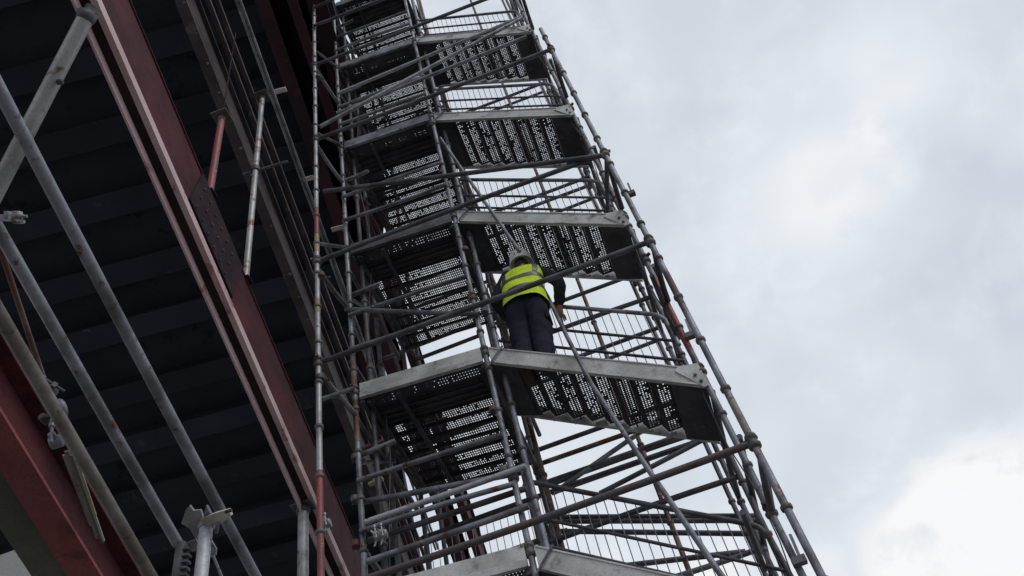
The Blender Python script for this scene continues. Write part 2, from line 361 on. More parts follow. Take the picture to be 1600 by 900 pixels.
# posts standing on the beam
def head_post(px, py, top_y, r, material, label, plate=True):
    d = ray(px, py); P = CAM + d * ((K1 * SA + hA) / GN.dot(d)); P = P - GU * 0.03
    # length: raise until the top is seen at row top_y
    z = 0.0
    while z < 6:
        c = P + Vector((0, 0, z)) - CAM
        if RD.dot(c) / RF.dot(c) * FPX + 450 <= top_y: break
        z += 0.01
    th = thing('steel_post', label, 'post', P)
    tube('tube', P + Vector((0, 0, 0.04)), P + Vector((0, 0, z)), r, material, th, 16)
    mb = MB(); mb.box(P + Vector((-0.045, -0.045, 0.0)), (0.09, 0, 0), (0, 0.09, 0), (0, 0, 0.012)); mb.tube(P + Vector((0, 0, 0.012)), P + Vector((0, 0, 0.12)), r * 0.7)
    mb.build('base_plate', M['splice'], th)
    T = P + Vector((0, 0, z)); mb = MB(); mb.box(T + Vector((-0.075, -0.075, 0.0)), (0.15, 0, 0), (0, 0.15, 0), (0, 0, 0.014))
    lathe(mb, T - Vector((0, 0, 0.06)), (0, 0, 1), [(0, r * 1.15), (0.06, r * 1.15)], 14)
    mb.build('head_plate', M['cup'], th)
    return th, P, T
th, P, T_ = head_post(333, 302, 184, 0.030, M['redtube'], 'short red post standing on the red beam under the brown girder')
mb = MB(); zt = (u0 * 0 + n - gloc(T_)[2]) / GN.z; mb.tube(T_ + Vector((0, 0, 0.014)), T_ + Vector((0, 0, zt - 0.004)), 0.006, 8); mb.build('threaded_rod', M['splice'], th)
th, P, T = head_post(389, 437, 152, 0.028, M['prop'], 'tall grey and rust post standing on the red beam')
Q = P.lerp(T, 0.53)
mb = MB(); lathe(mb, Q - Vector((0, 0, 0.03)), (0, 0, 1), [(0, 0.045), (0.06, 0.045)], 12); mb.tube(Q + Vector((-0.14, 0, 0)), Q + Vector((0.32, 0.05, 0.02)), 0.014)
mb.build('clamp', M['galv_dark'], th)

# red beam at the lower left (nearer)
SD = 0.75
d_out = gloc(gp(0, 642, SD)); d_in = gloc(gp(0, 735, SD)); nd_ = K1 * SD
bd = thing('steel_beam', 'red steel beam cutting across the bottom left corner', 'beam', gp(60, 780, SD))
gd0, gd1 = -3, 9; hd = 0.33
mb = MB(); gbox(mb, d_in[0], d_out[0], gd0, gd1, nd_, nd_ + 0.02); mb.build('bottom_flange', M['redflange_lit'], bd)
mb = MB(); gbox(mb, d_out[0] - 0.10, d_out[0] - 0.085, gd0, gd1, nd_ + 0.021, nd_ + hd); mb.build('web', M['redgird_shade'], bd)
mb = MB(); gbox(mb, d_in[0], d_out[0], gd0, gd1, nd_ + hd + 0.001, nd_ + hd + 0.02); mb.build('top_flange', M['redgird_shade'], bd)
mb = MB(); gbox(mb, gloc(gp(0, 826, SD + 0.10 / K1))[0], d_in[0] - 0.004, gd0, gd1, nd_ + 0.10, nd_ + 0.14)
tag(mb.build('soffit_board', M['ply']), 'grey green board beside the corner red beam', 'board')
P = at(46, 905, 6.0); Q = at(62, 845, 6.0); mb = MB(); mb.box((P.x - 3.0, 6.0, 0), (3.0, 0, 0), (0, 1.4, 0), (0, 0, Q.z))
tag(mb.build('concrete_pier', M['concrete']), 'pale concrete pier at the bottom left corner', 'pier')

# ------------------------------------------------------------------ scaffold tower
Y0, Y1, YM, Y2 = 4.74, 5.35, 6.10, 6.80
XL0, XL, XC, XR = -2.20, -2.14, -0.90, 0.75
ZL = [z + 1.6 for z in (3.77, 5.87, 8.07, 10.38, 12.80, 15.30)]          # landing levels above ground
TR = 0.0242
tower = thing('scaffold_tower', 'tall tube scaffold frame of the stair tower', 'scaffold', (-0.7, 5.7, 0.0))

cup_me = {}
def cup_mesh(kind):
    if kind in cup_me: return cup_me[kind]
    mb = MB()
    if kind == 'small': lathe(mb, (0, 0, -0.02), (0, 0, 1), [(0, TR * 1.08), (0.006, TR * 1.5), (0.03, TR * 1.5), (0.04, TR * 1.08)], 12)
    else:
        lathe(mb, (0, 0, -0.05), (0, 0, 1), [(0, TR * 1.1), (0.012, TR * 1.75), (0.035, TR * 1.85), (0.042, TR * 1.35), (0.075, TR * 1.3), (0.08, TR * 1.8), (0.11, TR * 1.55), (0.125, TR * 1.1)], 14)
        mb.box((TR * 1.5, -0.012, 0.03), (0.028, 0, 0), (0, 0.024, 0), (0, 0, 0.022))
    me = mesh('cup_' + kind, mb.v, mb.f, M['cup']); me.polygons.foreach_set('use_smooth', mb.sm)
    cup_me[kind] = me; return me
def cup(P, parent, kind='small', red=False):
    o = link('cup', cup_mesh(kind), P, parent); o.rotation_euler = (0, 0, random.uniform(0, 6))
    if red:
        o.data = cup_mesh(kind).copy(); o.data.materials[0] = M['cupred']
    return o
def standard(x, y, z1, bands=(), step=0.5, big=(), lean=(0, 0), zc0=3.6, zc1=15.5, offs=0.0, material='galv'):
    """an upright: one tube in lengths of different finish, with its cups. bands = [(z0, z1, material)]"""
    top = Vector((x + lean[0], y + lean[1], z1)); bot = Vector((x, y, 0.0))
    P = lambda z: bot.lerp(top, z / z1)
    st = tube('standard', bot, top, TR, M[material], tower, 14)
    for a, b, m in bands: tube('painted_sleeve', P(a), P(b), TR + 0.0012, M[m], st, 14)
    z = zc0 + offs
    while z < min(zc1, z1 - 0.05):
        if any(abs(z - q) < 0.16 for q in big): z += step; continue
        cup(P(z), st, 'small'); z += step
    for q in big:
        if q < z1: cup(P(q), st, 'big', random.random() < 0.05)
    return st
L0Z = [z + 1.6 for z in (1.15, 3.51, 5.74, 7.20, 9.65, 11.75)]    # ledgers of the outer face
standard(XL0, Y0, 21.0, [(4.0, 6.15, 'redtube'), (9.25, 9.75, 'redtube'), (8.95, 9.25, 'yellowtube'), (8.0, 8.2, 'yellowtube')], 0.5, L0Z, (-0.02, 0), material='galv_light')
standard(XR, Y0, 11.86, [(5.2, 5.5, 'muddy'), (6.5, 6.9, 'rusty_dark')], 0.5, L0Z)
standard(XL, Y1, 21.0, [(7.6, 7.95, 'rusty'), (6.9, 7.4, 'rusty')], 0.5, [z + 0.05 for z in ZL], offs=0.2)
standard(XC, Y1, 21.0, [], 0.5, [z - 0.05 for z in ZL] + [6.0, 8.2], offs=0.1)
standard(XR, Y1, 21.0, [(6.6, 7.6, 'redtube')], 0.5, [z - 1.1 for z in ZL] + [7.85, 5.0], (-0.04, 0), offs=0.3)
standard(XC + 0.10, Y1 + 0.14, 21.0, [], 0.5, [], offs=0.25)
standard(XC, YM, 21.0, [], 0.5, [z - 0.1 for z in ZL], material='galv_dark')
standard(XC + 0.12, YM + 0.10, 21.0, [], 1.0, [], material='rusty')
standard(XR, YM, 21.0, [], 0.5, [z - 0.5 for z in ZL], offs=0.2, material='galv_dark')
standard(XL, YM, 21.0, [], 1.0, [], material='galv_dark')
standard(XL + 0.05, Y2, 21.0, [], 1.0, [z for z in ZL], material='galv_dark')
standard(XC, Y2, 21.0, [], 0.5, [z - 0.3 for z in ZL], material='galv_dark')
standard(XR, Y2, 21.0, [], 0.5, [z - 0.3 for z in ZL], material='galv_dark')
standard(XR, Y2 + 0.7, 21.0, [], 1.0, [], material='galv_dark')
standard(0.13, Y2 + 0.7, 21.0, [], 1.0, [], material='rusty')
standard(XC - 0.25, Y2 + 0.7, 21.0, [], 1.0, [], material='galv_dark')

def T(name, a, b, material='galv', r=TR, sag=0.010): return tube(name, a, b, r, M[material], tower, 12, sag)
for i, z in enumerate(L0Z):                                         # outer face ledgers
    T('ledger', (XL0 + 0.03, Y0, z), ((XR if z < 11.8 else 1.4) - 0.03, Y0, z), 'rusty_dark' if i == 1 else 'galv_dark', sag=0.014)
T('ledger', (XL0, Y0 - 0.055, 14.6), (1.3, Y0 - 0.055, 14.6), 'galv_dark')
# transoms between the outer face and the stair tower
for z in L0Z:
    T('transom', (XR, Y0 + 0.02, z - 0.12), (XR, Y1 - 0.02, z - 0.12), 'galv_dark')
    T('transom', (XL0, Y0 + 0.02, z - 0.12), (XL, Y1 - 0.02, z - 0.12), 'galv')
# depth transoms of the stair tower
for z in ZL:
    for x in (XL, XC, XR): T('transom', (x, Y1 + 0.02, z - (1.32 if x == XR else 0.28)), (x, Y2, z - (1.32 if x == XR else 0.28)), 'galv_dark')
def pt(name, a, ya, b, yb, material='galv', r=TR, sag=0.005):
    return T(name, at(*a, ya), at(*b, yb), material, r, sag)
# braces of the outer face
pt('brace', (506, 299), Y0 - 0.05, (942, 243), Y0 - 0.05, 'galv_dark')
pt('brace', (500, 198), Y0 - 0.05, (816, 28), Y1 - 0.05, 'galv')
pt('brace', (528, 146), Y1 - 0.05, (818, 25), Y1 - 0.05, 'galv_light')
pt('brace', (526, 177), Y1 - 0.05, (823, 57), Y1 - 0.05, 'galv')
pt('brace', (490, 12), Y0 - 0.05, (560, -18), Y0 - 0.05, 'galv_dark')
pt('brace', (540, 483), Y1 - 0.05, (748, 491), Y1 - 0.05, 'galv_dark')
# long loose diagonal from the inner core out to the front
mb = MB(); path(mb, [at(x, y, Y) for x, y, Y in ((846, 446, 5.76), (858, 468, 5.64), (888, 530, 5.27), (924, 600, 5.20), (1020, 744, 4.98), (1136, 912, 4.68))], 0.019, 10)
mb.build('long_brace', M['galv'], tower)
pt('long_brace', (688, 216), 5.22, (812, 393), 5.29, 'galv', 0.019)
# left bay guard rails, level by level
for zi, z in enumerate(ZL):
    for h, m in ((0.52, 'galv'), (1.02, 'galv')):
        T('guard_rail', (XL, Y1 - 0.05, z + h + 0.06), (XC, Y1 - 0.05, z + h), m, 0.0215)
        T('guard_rail', (XL + 0.05, Y2, z + h), (XC, Y2, z + h), 'galv_dark', 0.0215)
# back face: ledgers and crossing braces
def bay(a, b, Y, m, r=TR): return pt('ledger', a, Y, b, Y, m, r)
bay((558, 704), (700, 654), YM, 'rusty'); bay((567, 784), (815, 738), Y1 + 0.05, 'galv'); bay((571, 816), (822, 728), Y1 - 0.05, 'galv_light')
bay((575, 845), (822, 763), Y1 + 0.05, 'galv_dark'); bay((572, 878), (826, 791), Y1 - 0.05, 'galv')
def back(x, y, Y, m, x0=XC, x1=XR):
    z = at(x, y, Y).z; return T('ledger', (x0, Y, z), (x1, Y, z), m)
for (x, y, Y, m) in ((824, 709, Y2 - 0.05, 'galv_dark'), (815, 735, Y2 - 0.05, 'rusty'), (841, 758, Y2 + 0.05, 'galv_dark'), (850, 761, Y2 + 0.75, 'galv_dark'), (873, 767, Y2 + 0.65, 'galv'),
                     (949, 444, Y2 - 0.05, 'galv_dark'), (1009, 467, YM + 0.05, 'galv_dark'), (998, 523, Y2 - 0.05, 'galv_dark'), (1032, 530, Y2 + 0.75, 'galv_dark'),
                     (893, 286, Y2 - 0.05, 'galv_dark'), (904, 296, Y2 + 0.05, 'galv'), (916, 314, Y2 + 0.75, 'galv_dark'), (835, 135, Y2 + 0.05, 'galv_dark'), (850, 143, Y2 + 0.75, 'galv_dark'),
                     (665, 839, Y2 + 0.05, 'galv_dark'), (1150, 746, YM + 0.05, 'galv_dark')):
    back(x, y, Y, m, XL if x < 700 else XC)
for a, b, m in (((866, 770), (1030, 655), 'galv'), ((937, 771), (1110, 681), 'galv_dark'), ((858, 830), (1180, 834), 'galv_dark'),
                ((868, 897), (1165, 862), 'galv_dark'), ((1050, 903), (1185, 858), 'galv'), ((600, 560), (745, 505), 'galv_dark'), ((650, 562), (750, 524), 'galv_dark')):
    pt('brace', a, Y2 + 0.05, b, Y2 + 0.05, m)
mb = MB()
for yy in (808, 815): mb.tube(at(850, yy, Y2 + 0.8), at(1185, yy - 2, Y2 + 0.8), 0.026)
mb.build('double_ledger', M['galv_dark'], tower)
# short braces at the right-hand uprights
pt('brace', (948, 246), Y0 + 0.02, (950, 330), Y1 + 0.3, 'galv_dark')
for a, b in (((1022, 392), (1052, 520)), ((1195, 735), (1210, 812)), ((1160, 800), (1195, 890)), ((1018, 430), (1060, 530))):
    pt('brace', a, Y0 + 0.25, b, YM - 0.3, 'galv_dark', 0.02)
# wedge handles and clips on the right-hand uprights
for (x, y, Y) in ((1078, 520, Y1 - 0.05), (1247, 870, Y1 - 0.05), (985, 300, Y1 - 0.05)):
    P = at(x, y, Y); mb = MB(); mb.box(P, (0.02, 0.01, 0), (0, 0.012, 0), (0.01, 0, 0.17)); mb.box(P + Vector((-0.05, -0.02, -0.05)), (0.09, 0, 0), (0, 0.05, 0), (0, 0, 0.05))
    mb.build('wedge_clip', M['galv_dark'], tower)
def coupler(P, d1, parent, material='galv', r=TR):
    """swivel coupler: a band round the tube, a flap and a bolt"""
    d1 = Vector(d1).normalized(); x, y = frame_of(d1); mb = MB()
    lathe(mb, P - d1 * 0.025, d1, [(0, r * 1.35), (0.008, r * 1.5), (0.042, r * 1.5), (0.05, r * 1.35)], 12)
    mb.box(P + x * r * 1.3 - d1 * 0.014 - y * 0.010, x * 0.026, d1 * 0.028, y * 0.020)
    mb.tube(P + x * (r * 1.3 + 0.02) - y * 0.05, P + x * (r * 1.3 + 0.02) + y * 0.06, 0.007, 6)
    mb.tube(P + x * (r * 1.3 + 0.02) + y * 0.045, P + x * (r * 1.3 + 0.02) + y * 0.065, 0.013, 6)
    return mb.build('coupler', M[material], parent)
for (x, y, Y, mm) in ((500, 590, Y0, 'cup'), (502, 430, Y0, 'cup'), (555, 715, Y1, 'cup'), (555, 780, Y1, 'cup'), (497, 120, Y0, 'cup'), (556, 850, Y1, 'cupred'),
                      (757, 486, Y1, 'cup'), (770, 640, Y1, 'cup'), (787, 735, Y1, 'cup'), (727, 390, Y1, 'cup'), (690, 270, Y1, 'cup'), (661, 120, Y1, 'cup')):
    coupler(at(x, y, Y), (0, 0, 1), tower, mm)
for (x, y, Y) in ((512, 818, Y1 - 0.1), (590, 838, Y1 - 0.06), (600, 835, Y1 - 0.06)):
    P = at(x, y, Y); coupler(P, (1, 0.1, 0.1), tower, 'galv_light')
    mb = MB(); mb.tube(P, P + Vector((-0.05, 0, 0.07)), 0.008, 6); mb.tube(P, P + Vector((-0.03, 0, -0.08)), 0.007, 6); mb.build('tie_hook', M['galv_light'], tower)

standard(XL + 0.11, Y1 + 0.13, 21.0, [], 1.0, [], offs=0.3, material='galv_dark')
standard(XL + 0.02, Y2 + 0.7, 21.0, [], 1.0, [], material='galv_dark')
for z in ZL:                                              # short stubs, knee braces and inner transoms on the deck side
    T('transom', (XL - 0.05, Y1 + 0.10, z - 0.62), (XL + 0.30, Y1 + 0.10, z - 0.60), 'galv')
    T('knee_brace', (XL, Y1 + 0.05, z - 0.75), (XL + 0.02, YM + 0.1, z - 0.12), 'galv_dark', 0.02)
    T('knee_brace', (XL0, Y0 + 0.02, z - 0.55), (XL, Y1, z + 0.1), 'galv_dark', 0.02)
    T('transom', (XL - 0.03, Y1 + 0.02, z + 0.50), (XL - 0.03, Y2 + 0.7, z + 0.50), 'galv_dark')
    T('transom', (XR + 0.03, Y1 + 0.02, z + 0.30), (XR + 0.03, Y2 + 0.7, z + 0.30), 'galv_dark')
    T('transom', (XC + 0.03, YM, z + 0.72), (XC + 0.03, Y2 + 0.7, z + 0.72), 'galv_dark')
def cable(pts, r=0.005):
    mb = MB(); path(mb, [Vector(p) for p in pts], r, 6); return mb.build('cable', M['galv_dark'], tower)
cable([(XR - 0.05 + 0.03 * math.sin(k * 1.7), Y1 + 0.06 + 0.02 * math.cos(k * 2.3), 3.0 + k * 0.45) for k in range(28)])
cable([(XR - 0.02 + 0.04 * math.sin(k * 1.3 + 1), YM + 0.06 + 0.02 * math.cos(k * 2.1), 3.0 + k * 0.5) for k in range(24)])
cable([(XC + 0.06 + 0.03 * math.sin(k * 1.9 + 2), YM - 0.05 + 0.03 * math.cos(k * 1.1), 3.0 + k * 0.5) for k in range(26)])
cable([(XL + 0.16 + 0.05 * math.sin(k * 1.1), Y1 + 0.2 + 0.03 * math.cos(k * 1.6), 3.0 + k * 0.55) for k in range(24)])

# ------------------------------------------------------------------ perforated sheets
def perf_mesh(name, lx, ly, cols, rows, mx_, my_, material, lip, hole=0.58, skip=None, seed=0):
    """sheet lx by ly with cols x rows real holes inside margins mx_, my_, and turned-down lips along the long sides"""
    xs = [0.0]; ys = [0.0]; px = (lx - 2 * mx_) / cols; py = (ly - 2 * my_) / rows
    rj = random.Random(seed * 7 + cols)
    for i in range(cols): h = hole * rj.uniform(0.6, 1.15); xs += [mx_ + px * (i + 0.5 - h / 2), mx_ + px * (i + 0.5 + h / 2)]
    for j in range(rows): h = hole * rj.uniform(0.75, 1.1); ys += [my_ + py * (j + 0.5 - h / 2), my_ + py * (j + 0.5 + h / 2)]
    xs.append(lx); ys.append(ly)
    v = [(x, y, 0) for y in ys for x in xs]; w = len(xs); f = []
    rr = random.Random(len(name) + cols + 17 * seed)
    for j in range(len(ys) - 1):
        for i in range(w - 1):
            if i % 2 == 1 and j % 2 == 1:
                blocked = max(0.0, math.sin(i * 0.11 + seed * 2.1) * math.cos(i * 0.043 + j * 0.3 + seed))
                if not (skip and rr.random() < skip * (0.3 + 2.2 * blocked)): continue
            a = j * w + i; f.append((a, a + 1, a + w + 1, a + w))
    o = len(v)
    v += [(0, 0, 0), (lx, 0, 0), (lx, 0, -lip), (0, 0, -lip), (0, ly, 0), (lx, ly, 0), (lx, ly, -lip), (0, ly, -lip)]
    f += [(o, o + 1, o + 2, o + 3), (o + 4, o + 7, o + 6, o + 5)]
    return mesh(name, v, f, material)

# ------------------------------------------------------------------ stair flights
RISE, X0S, X1S = 1.06, -0.86, 0.72
DX, DZ = X1S - X0S, -RISE
NT = 8
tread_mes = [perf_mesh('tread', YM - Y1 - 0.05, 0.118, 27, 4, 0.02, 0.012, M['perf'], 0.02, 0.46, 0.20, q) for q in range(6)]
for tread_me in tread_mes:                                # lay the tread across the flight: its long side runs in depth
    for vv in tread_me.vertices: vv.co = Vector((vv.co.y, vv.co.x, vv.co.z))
    tread_me.update()
flight_names = ('stair flight at the very bottom of the picture, mostly below the frame', 'stair flight the worker in the yellow vest stands on',
                'stair flight right above the worker\'s helmet', 'second stair flight above the worker', 'stair flight crossed by braces at the top of the picture', 'stair flight beyond the upper edge of the picture')
for i, z in enumerate(ZL[:5]):
    z0 = z - 0.04
    z0 += (0.0, 0.0, 0.012, -0.015, 0.02)[i]
    th = thing('stair_flight', 'aluminium ' + flight_names[i], 'stairs', ((X0S + X1S) / 2, (Y1 + YM) / 2, z0 - RISE), 'stair flights of the tower')
    for side, y, thick in (('near', Y1 - 0.03, 0.03), ('far', YM - 0.02, 0.03)):
        mb = MB(); h = 0.19 if side == 'near' else 0.15
        a = Vector((X0S, y, z0)); b = Vector((X1S, y, z0 + DZ)); up = Vector((0, 0, h)); th_ = Vector((0, thick, 0))
        mb.box(a - up, b - a, th_, up)
        s = mb.build('stringer', M['alu'], th)
        if side == 'near':
            # rolled edges, end bracket and end shoe
            e = MB(); e.box(a - up + Vector((0, -0.008, -0.001)), b - a, (0, 0.0075, 0), (0, 0, 0.016)); e.build('bottom_lip', M['alu'], s)
            e = MB(); e.box(a + Vector((0.01, -0.008, -0.014)), (b - a) * 0.985, (0, 0.0075, 0), (0, 0, 0.014)); e.build('top_lip', M['alu'], s)
            e = MB(); e.tube(a + Vector((-0.03, -0.02, -0.24)), a + Vector((0.13, -0.02, -0.06)), 0.009, 8); e.build('end_strut', M['galv'], s)
            e = MB(); q = b + Vector((-0.13, -0.012, 0.0)); e.add([q + Vector((0, 0, 0.085)), q + Vector((0.15, 0, 0.05)), q + Vector((0.15, 0, -0.20)), q + Vector((0.11, 0, -0.20)), q + Vector((-0.04, 0, 0.055)),
                                                                  q + Vector((0, 0.011, 0.085)), q + Vector((0.15, 0.011, 0.05)), q + Vector((0.15, 0.011, -0.20)), q + Vector((0.11, 0.011, -0.20)), q + Vector((-0.04, 0.011, 0.055))],
                [(4, 3, 2, 1, 0), (5, 6, 7, 8, 9), (0, 1, 6, 5), (1, 2, 7, 6), (2, 3, 8, 7), (3, 4, 9, 8), (4, 0, 5, 9)]); e.build('end_shoe', M['alu'], s)
            for k, dxx in ((0.04, -0.06), (0.02, -0.14)): bolt(b + Vector((-k, -0.012, dxx)), (0, -1, 0), s, 0.014, 0.012, M['galv_dark'])
        else:
            for k in range(NT):                                   # stepped tread cleats
                c = MB(); q = a.lerp(b, (k + 0.9) / (NT + 1)); c.box(q + Vector((-0.02, -0.012, -0.17)), (0.10, 0, 0), (0, 0.011, 0), (0, 0, 0.05)); c.build('tread_cleat', M['alu'], s)
    # top and bottom plates, treads with solid strips between
    mb = MB(); mb.box((X0S - 0.04, Y1 + 0.002, z0 - 0.16), (0.275, 0, -0.125), (0, YM - Y1 - 0.03, 0), (0, 0, 0.012)); mb.build('end_plate', M['plate'], th)
    mb = MB(); mb.box((X1S - 0.235, Y1 + 0.002, z0 + DZ + 0.235 * RISE / DX - 0.17), (0.245, 0, -0.145), (0, YM - Y1 - 0.03, 0), (0, 0, 0.012)); mb.build('end_plate', M['plate'], th)
    span = DX - 0.40; tw = span / NT
    for k in range(NT):
        x = X0S + 0.195 + k * tw; zt = z0 - (x - X0S) * RISE / DX - 0.13
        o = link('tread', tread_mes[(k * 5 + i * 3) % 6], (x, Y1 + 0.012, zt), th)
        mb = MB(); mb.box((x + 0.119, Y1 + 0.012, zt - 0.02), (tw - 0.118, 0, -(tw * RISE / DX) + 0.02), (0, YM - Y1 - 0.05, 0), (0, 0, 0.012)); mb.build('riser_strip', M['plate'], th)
        if k in (2, 5): 
            mb = MB(); mb.box((x + 0.06, Y1 + 0.012, zt - 0.035), (0.012, 0, 0), (0, YM - Y1 - 0.05, 0), (0, 0, 0.03)); mb.build('tread_rib', M['plate'], th)

# ------------------------------------------------------------------ left landings
LX0, LX1 = -2.08, -0.93
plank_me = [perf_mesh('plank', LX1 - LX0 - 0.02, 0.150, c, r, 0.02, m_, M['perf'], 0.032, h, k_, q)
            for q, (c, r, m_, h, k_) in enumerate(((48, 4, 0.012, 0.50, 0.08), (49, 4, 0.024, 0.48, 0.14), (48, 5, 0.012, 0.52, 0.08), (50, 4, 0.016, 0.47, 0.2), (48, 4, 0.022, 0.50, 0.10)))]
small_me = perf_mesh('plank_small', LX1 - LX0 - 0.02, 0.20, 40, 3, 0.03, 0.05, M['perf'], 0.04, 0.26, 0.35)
land_names = ('landing at the very bottom of the picture', 'landing left of the worker\'s legs, with bright fascia', 'landing up and left of the worker\'s helmet',
              'landing two levels above the worker', 'landing with dull fascia just below the topmost one', 'topmost landing, cut by the upper edge of the picture')
for i, z in enumerate(ZL):
    th = thing('landing_platform', 'perforated steel ' + land_names[i], 'platform', ((LX0 + LX1) / 2, (Y1 + Y2) / 2, z - 0.2), 'landings of the tower')
    zz = lambda x: z + 0.10 * (LX1 - x) / (LX1 - LX0)
    a = Vector((LX0, Y1 - 0.032, zz(LX0))); b = Vector((LX1, Y1 - 0.032, zz(LX1)))
    fm = (M['alu'], M['alu'], M['galv_dark'], M['galv'], M['galv'], M['galv_dark'])[i]
    mb = MB(); mb.box(a - Vector((0, 0, 0.125)), b - a, (0, 0.028, 0), (0, 0, 0.125)); mb.build('toe_board', fm, th)
    mb = MB(); mb.box(a - Vector((0, 0.010, 0.185)), b - a, (0, 0.036, 0), (0, 0, 0.056)); mb.build('edge_channel', fm, th)
    dzs = a - b
    rr = random.Random(i)
    o = link('plank', small_me, a + Vector((0.01, 0.04, -0.14)), th); o.rotation_euler = (0, math.atan2(0.10, LX1 - LX0), 0)
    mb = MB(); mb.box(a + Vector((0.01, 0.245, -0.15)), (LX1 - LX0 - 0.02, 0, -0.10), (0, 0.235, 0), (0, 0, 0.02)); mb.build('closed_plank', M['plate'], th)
    y = Y1 + 0.442
    for k in range(7):
        me = plank_me[rr.choice((0, 1, 2, 3, 4))]
        o = link('plank', me, (LX0 + 0.01, y, zz(LX0) - 0.15), th); o.rotation_euler = (0, math.atan2(0.10, LX1 - LX0), 0)
        y += 0.1505
    for xx in (LX0 - 0.012, LX1 - 0.028):                          # side channels of the landing frame
        mb = MB(); mb.box((xx, Y1 - 0.002, zz(xx) - 0.225), (0.04, 0, 0), (0, Y2 - Y1, 0), (0, 0, 0.06)); mb.build('side_channel', M['galv_dark'], th)
    for k in range(3):                                             # folded ribs under the closed plank
        mb = MB(); mb.box(a + Vector((0.012, 0.265 + 0.075 * k, -0.166)), (LX1 - LX0 - 0.024, 0, -0.10), (0, 0.022, 0), (0, 0, 0.015)); mb.build('rib', M['plate'], th)
    for xx in (LX0 + 0.05, (LX0 + LX1) / 2 - 0.25, LX1 - 0.06):      # cross bearers under the planks
        mb = MB(); mb.box((xx, Y1 + 0.01, zz(xx) - 0.235), (0.035, 0, 0), (0, Y2 - Y1 - 0.03, 0), (0, 0, 0.045)); mb.build('bearer', M['plate'], th)

# ------------------------------------------------------------------ guard panels of thin bars behind the flights
YG = 5.74
guard_labels = ('thin-barred guard panel at the bottom right, behind the long dull brown ledger', 'thin-barred guard panel right of the worker\'s hand',
                'thin-barred guard panel above the third flight, over the worker', 'thin-barred guard panel below the crossed top flight', 'thin-barred guard panel at the top of the picture')
bar_me = None
for i, z in enumerate(ZL[:5]):
    sc_ = YG / Y1
    top0 = 1.6 + (z - 1.6 + (0.54 if i == 0 else 0.64)) * sc_; dz = -1.05 * sc_; x0 = -0.80 * sc_; x1 = 0.66 * sc_; x1 = min(x1, XR - 0.02)
    p0 = Vector((x0, YG, top0)); p1 = Vector((x1, YG, top0 + dz * (x1 - x0) / (1.52 * sc_)))
    th = thing('guard_panel', guard_labels[i], 'guard rail', p0.lerp(p1, 0.5) - Vector((0, 0, 1.1)), 'guard panels of the flights')
    dirn = (p1 - p0).normalized()
    mb = MB(); path(mb, [p0, p1 - dirn * 0.12, p1 - dirn * 0.05 + Vector((0, 0, -0.012)), p1 + Vector((0, 0, -0.07)), p1 + Vector((0.015, 0, -0.42))], 0.021, 10); mb.build('top_rail', M['galv' if i > 0 else 'galv_dark'], th)
    for h, r in ((0.36, 0.014), (0.62, 0.014)):
        mb = MB(); path(mb, [p0 - Vector((0, 0, h)), p1 - Vector((0, 0, h))], r, 8); mb.build('rail', M['galv_dark'], th)
    hb = 0.98
    if bar_me is None:
        mb = MB(); path(mb, [Vector((0, 0, 0)), Vector((0, 0, -hb))], 0.0042, 5); bar_me = mesh('bar', mb.v, mb.f, M['galv'])
    n = 21
    for k in range(n):
        link('bar', bar_me, p0.lerp(p1 - dirn * 0.06, (k + 0.5) / n) + Vector((0, 0.012, -0.01)), th)
    mb = MB(); path(mb, [p0, p0 - Vector((0, 0, hb))], 0.017, 8); mb.build('end_post', M['galv'], th)

# back-face barred panels, lower left
for i, (a, b, lab) in enumerate((((655, 842), (870, 765), 'faint thin-barred panel behind the lower left bay'),)):
    p0 = at(*a, Y2 + 0.75); p1 = at(*b, Y2 + 0.75)
    th = thing('guard_panel', lab, 'guard rail', p0.lerp(p1, 0.5) - Vector((0, 0, 1)), 'guard panels of the flights')
    mb = MB(); path(mb, [p0, p1], 0.018, 8); mb.build('top_rail', M['galv'], th)
    mb = MB(); path(mb, [p0 - Vector((0, 0, 0.5)), p1 - Vector((0, 0, 0.5))], 0.014, 8); mb.build('rail', M['galv'], th)
    for k in range(20): link('bar', bar_me, p0.lerp(p1, (k + 0.5) / 20) + Vector((0, 0.012, 0)), th)

# ------------------------------------------------------------------ loose tubes and props, lower left foreground
def near(x, y, s): return gp(x, y, s)
a = near(0, 140, 0.68); b = near(404, 908, 0.68)
def ext(a, b, e0, e1): d = (b - a).normalized(); return a - d * e0, b + d * e1
p, q = ext(a, b, 0.35, 0.2)
t2 = tag(tube('scaffold_tube', p, q, 0.0265, M['galv'], None, 20, 0.006), 'grey tube running from the left edge down to the ragged prop head', 'tube', 'loose tubes in the left foreground')
a = near(0, 362, 0.68); b = near(278, 850, 0.68); p, q = ext(a, b, 0.5, 0.0)
t3 = tag(tube('scaffold_tube', p, q, 0.0265, M['galv'], None, 20, 0.006), 'grey tube that ends just left of the ragged prop head', 'tube', 'loose tubes in the left foreground')
a = near(0, 492, 0.60); b = near(240, 908, 0.60); p, q = ext(a, b, 0.5, 0.3)
t4 = tag(tube('scaffold_tube', p, q, 0.0265, M['muddy'], None, 20, 0.006), 'brownish tube nearest the corner red beam', 'tube', 'loose tubes in the left foreground')
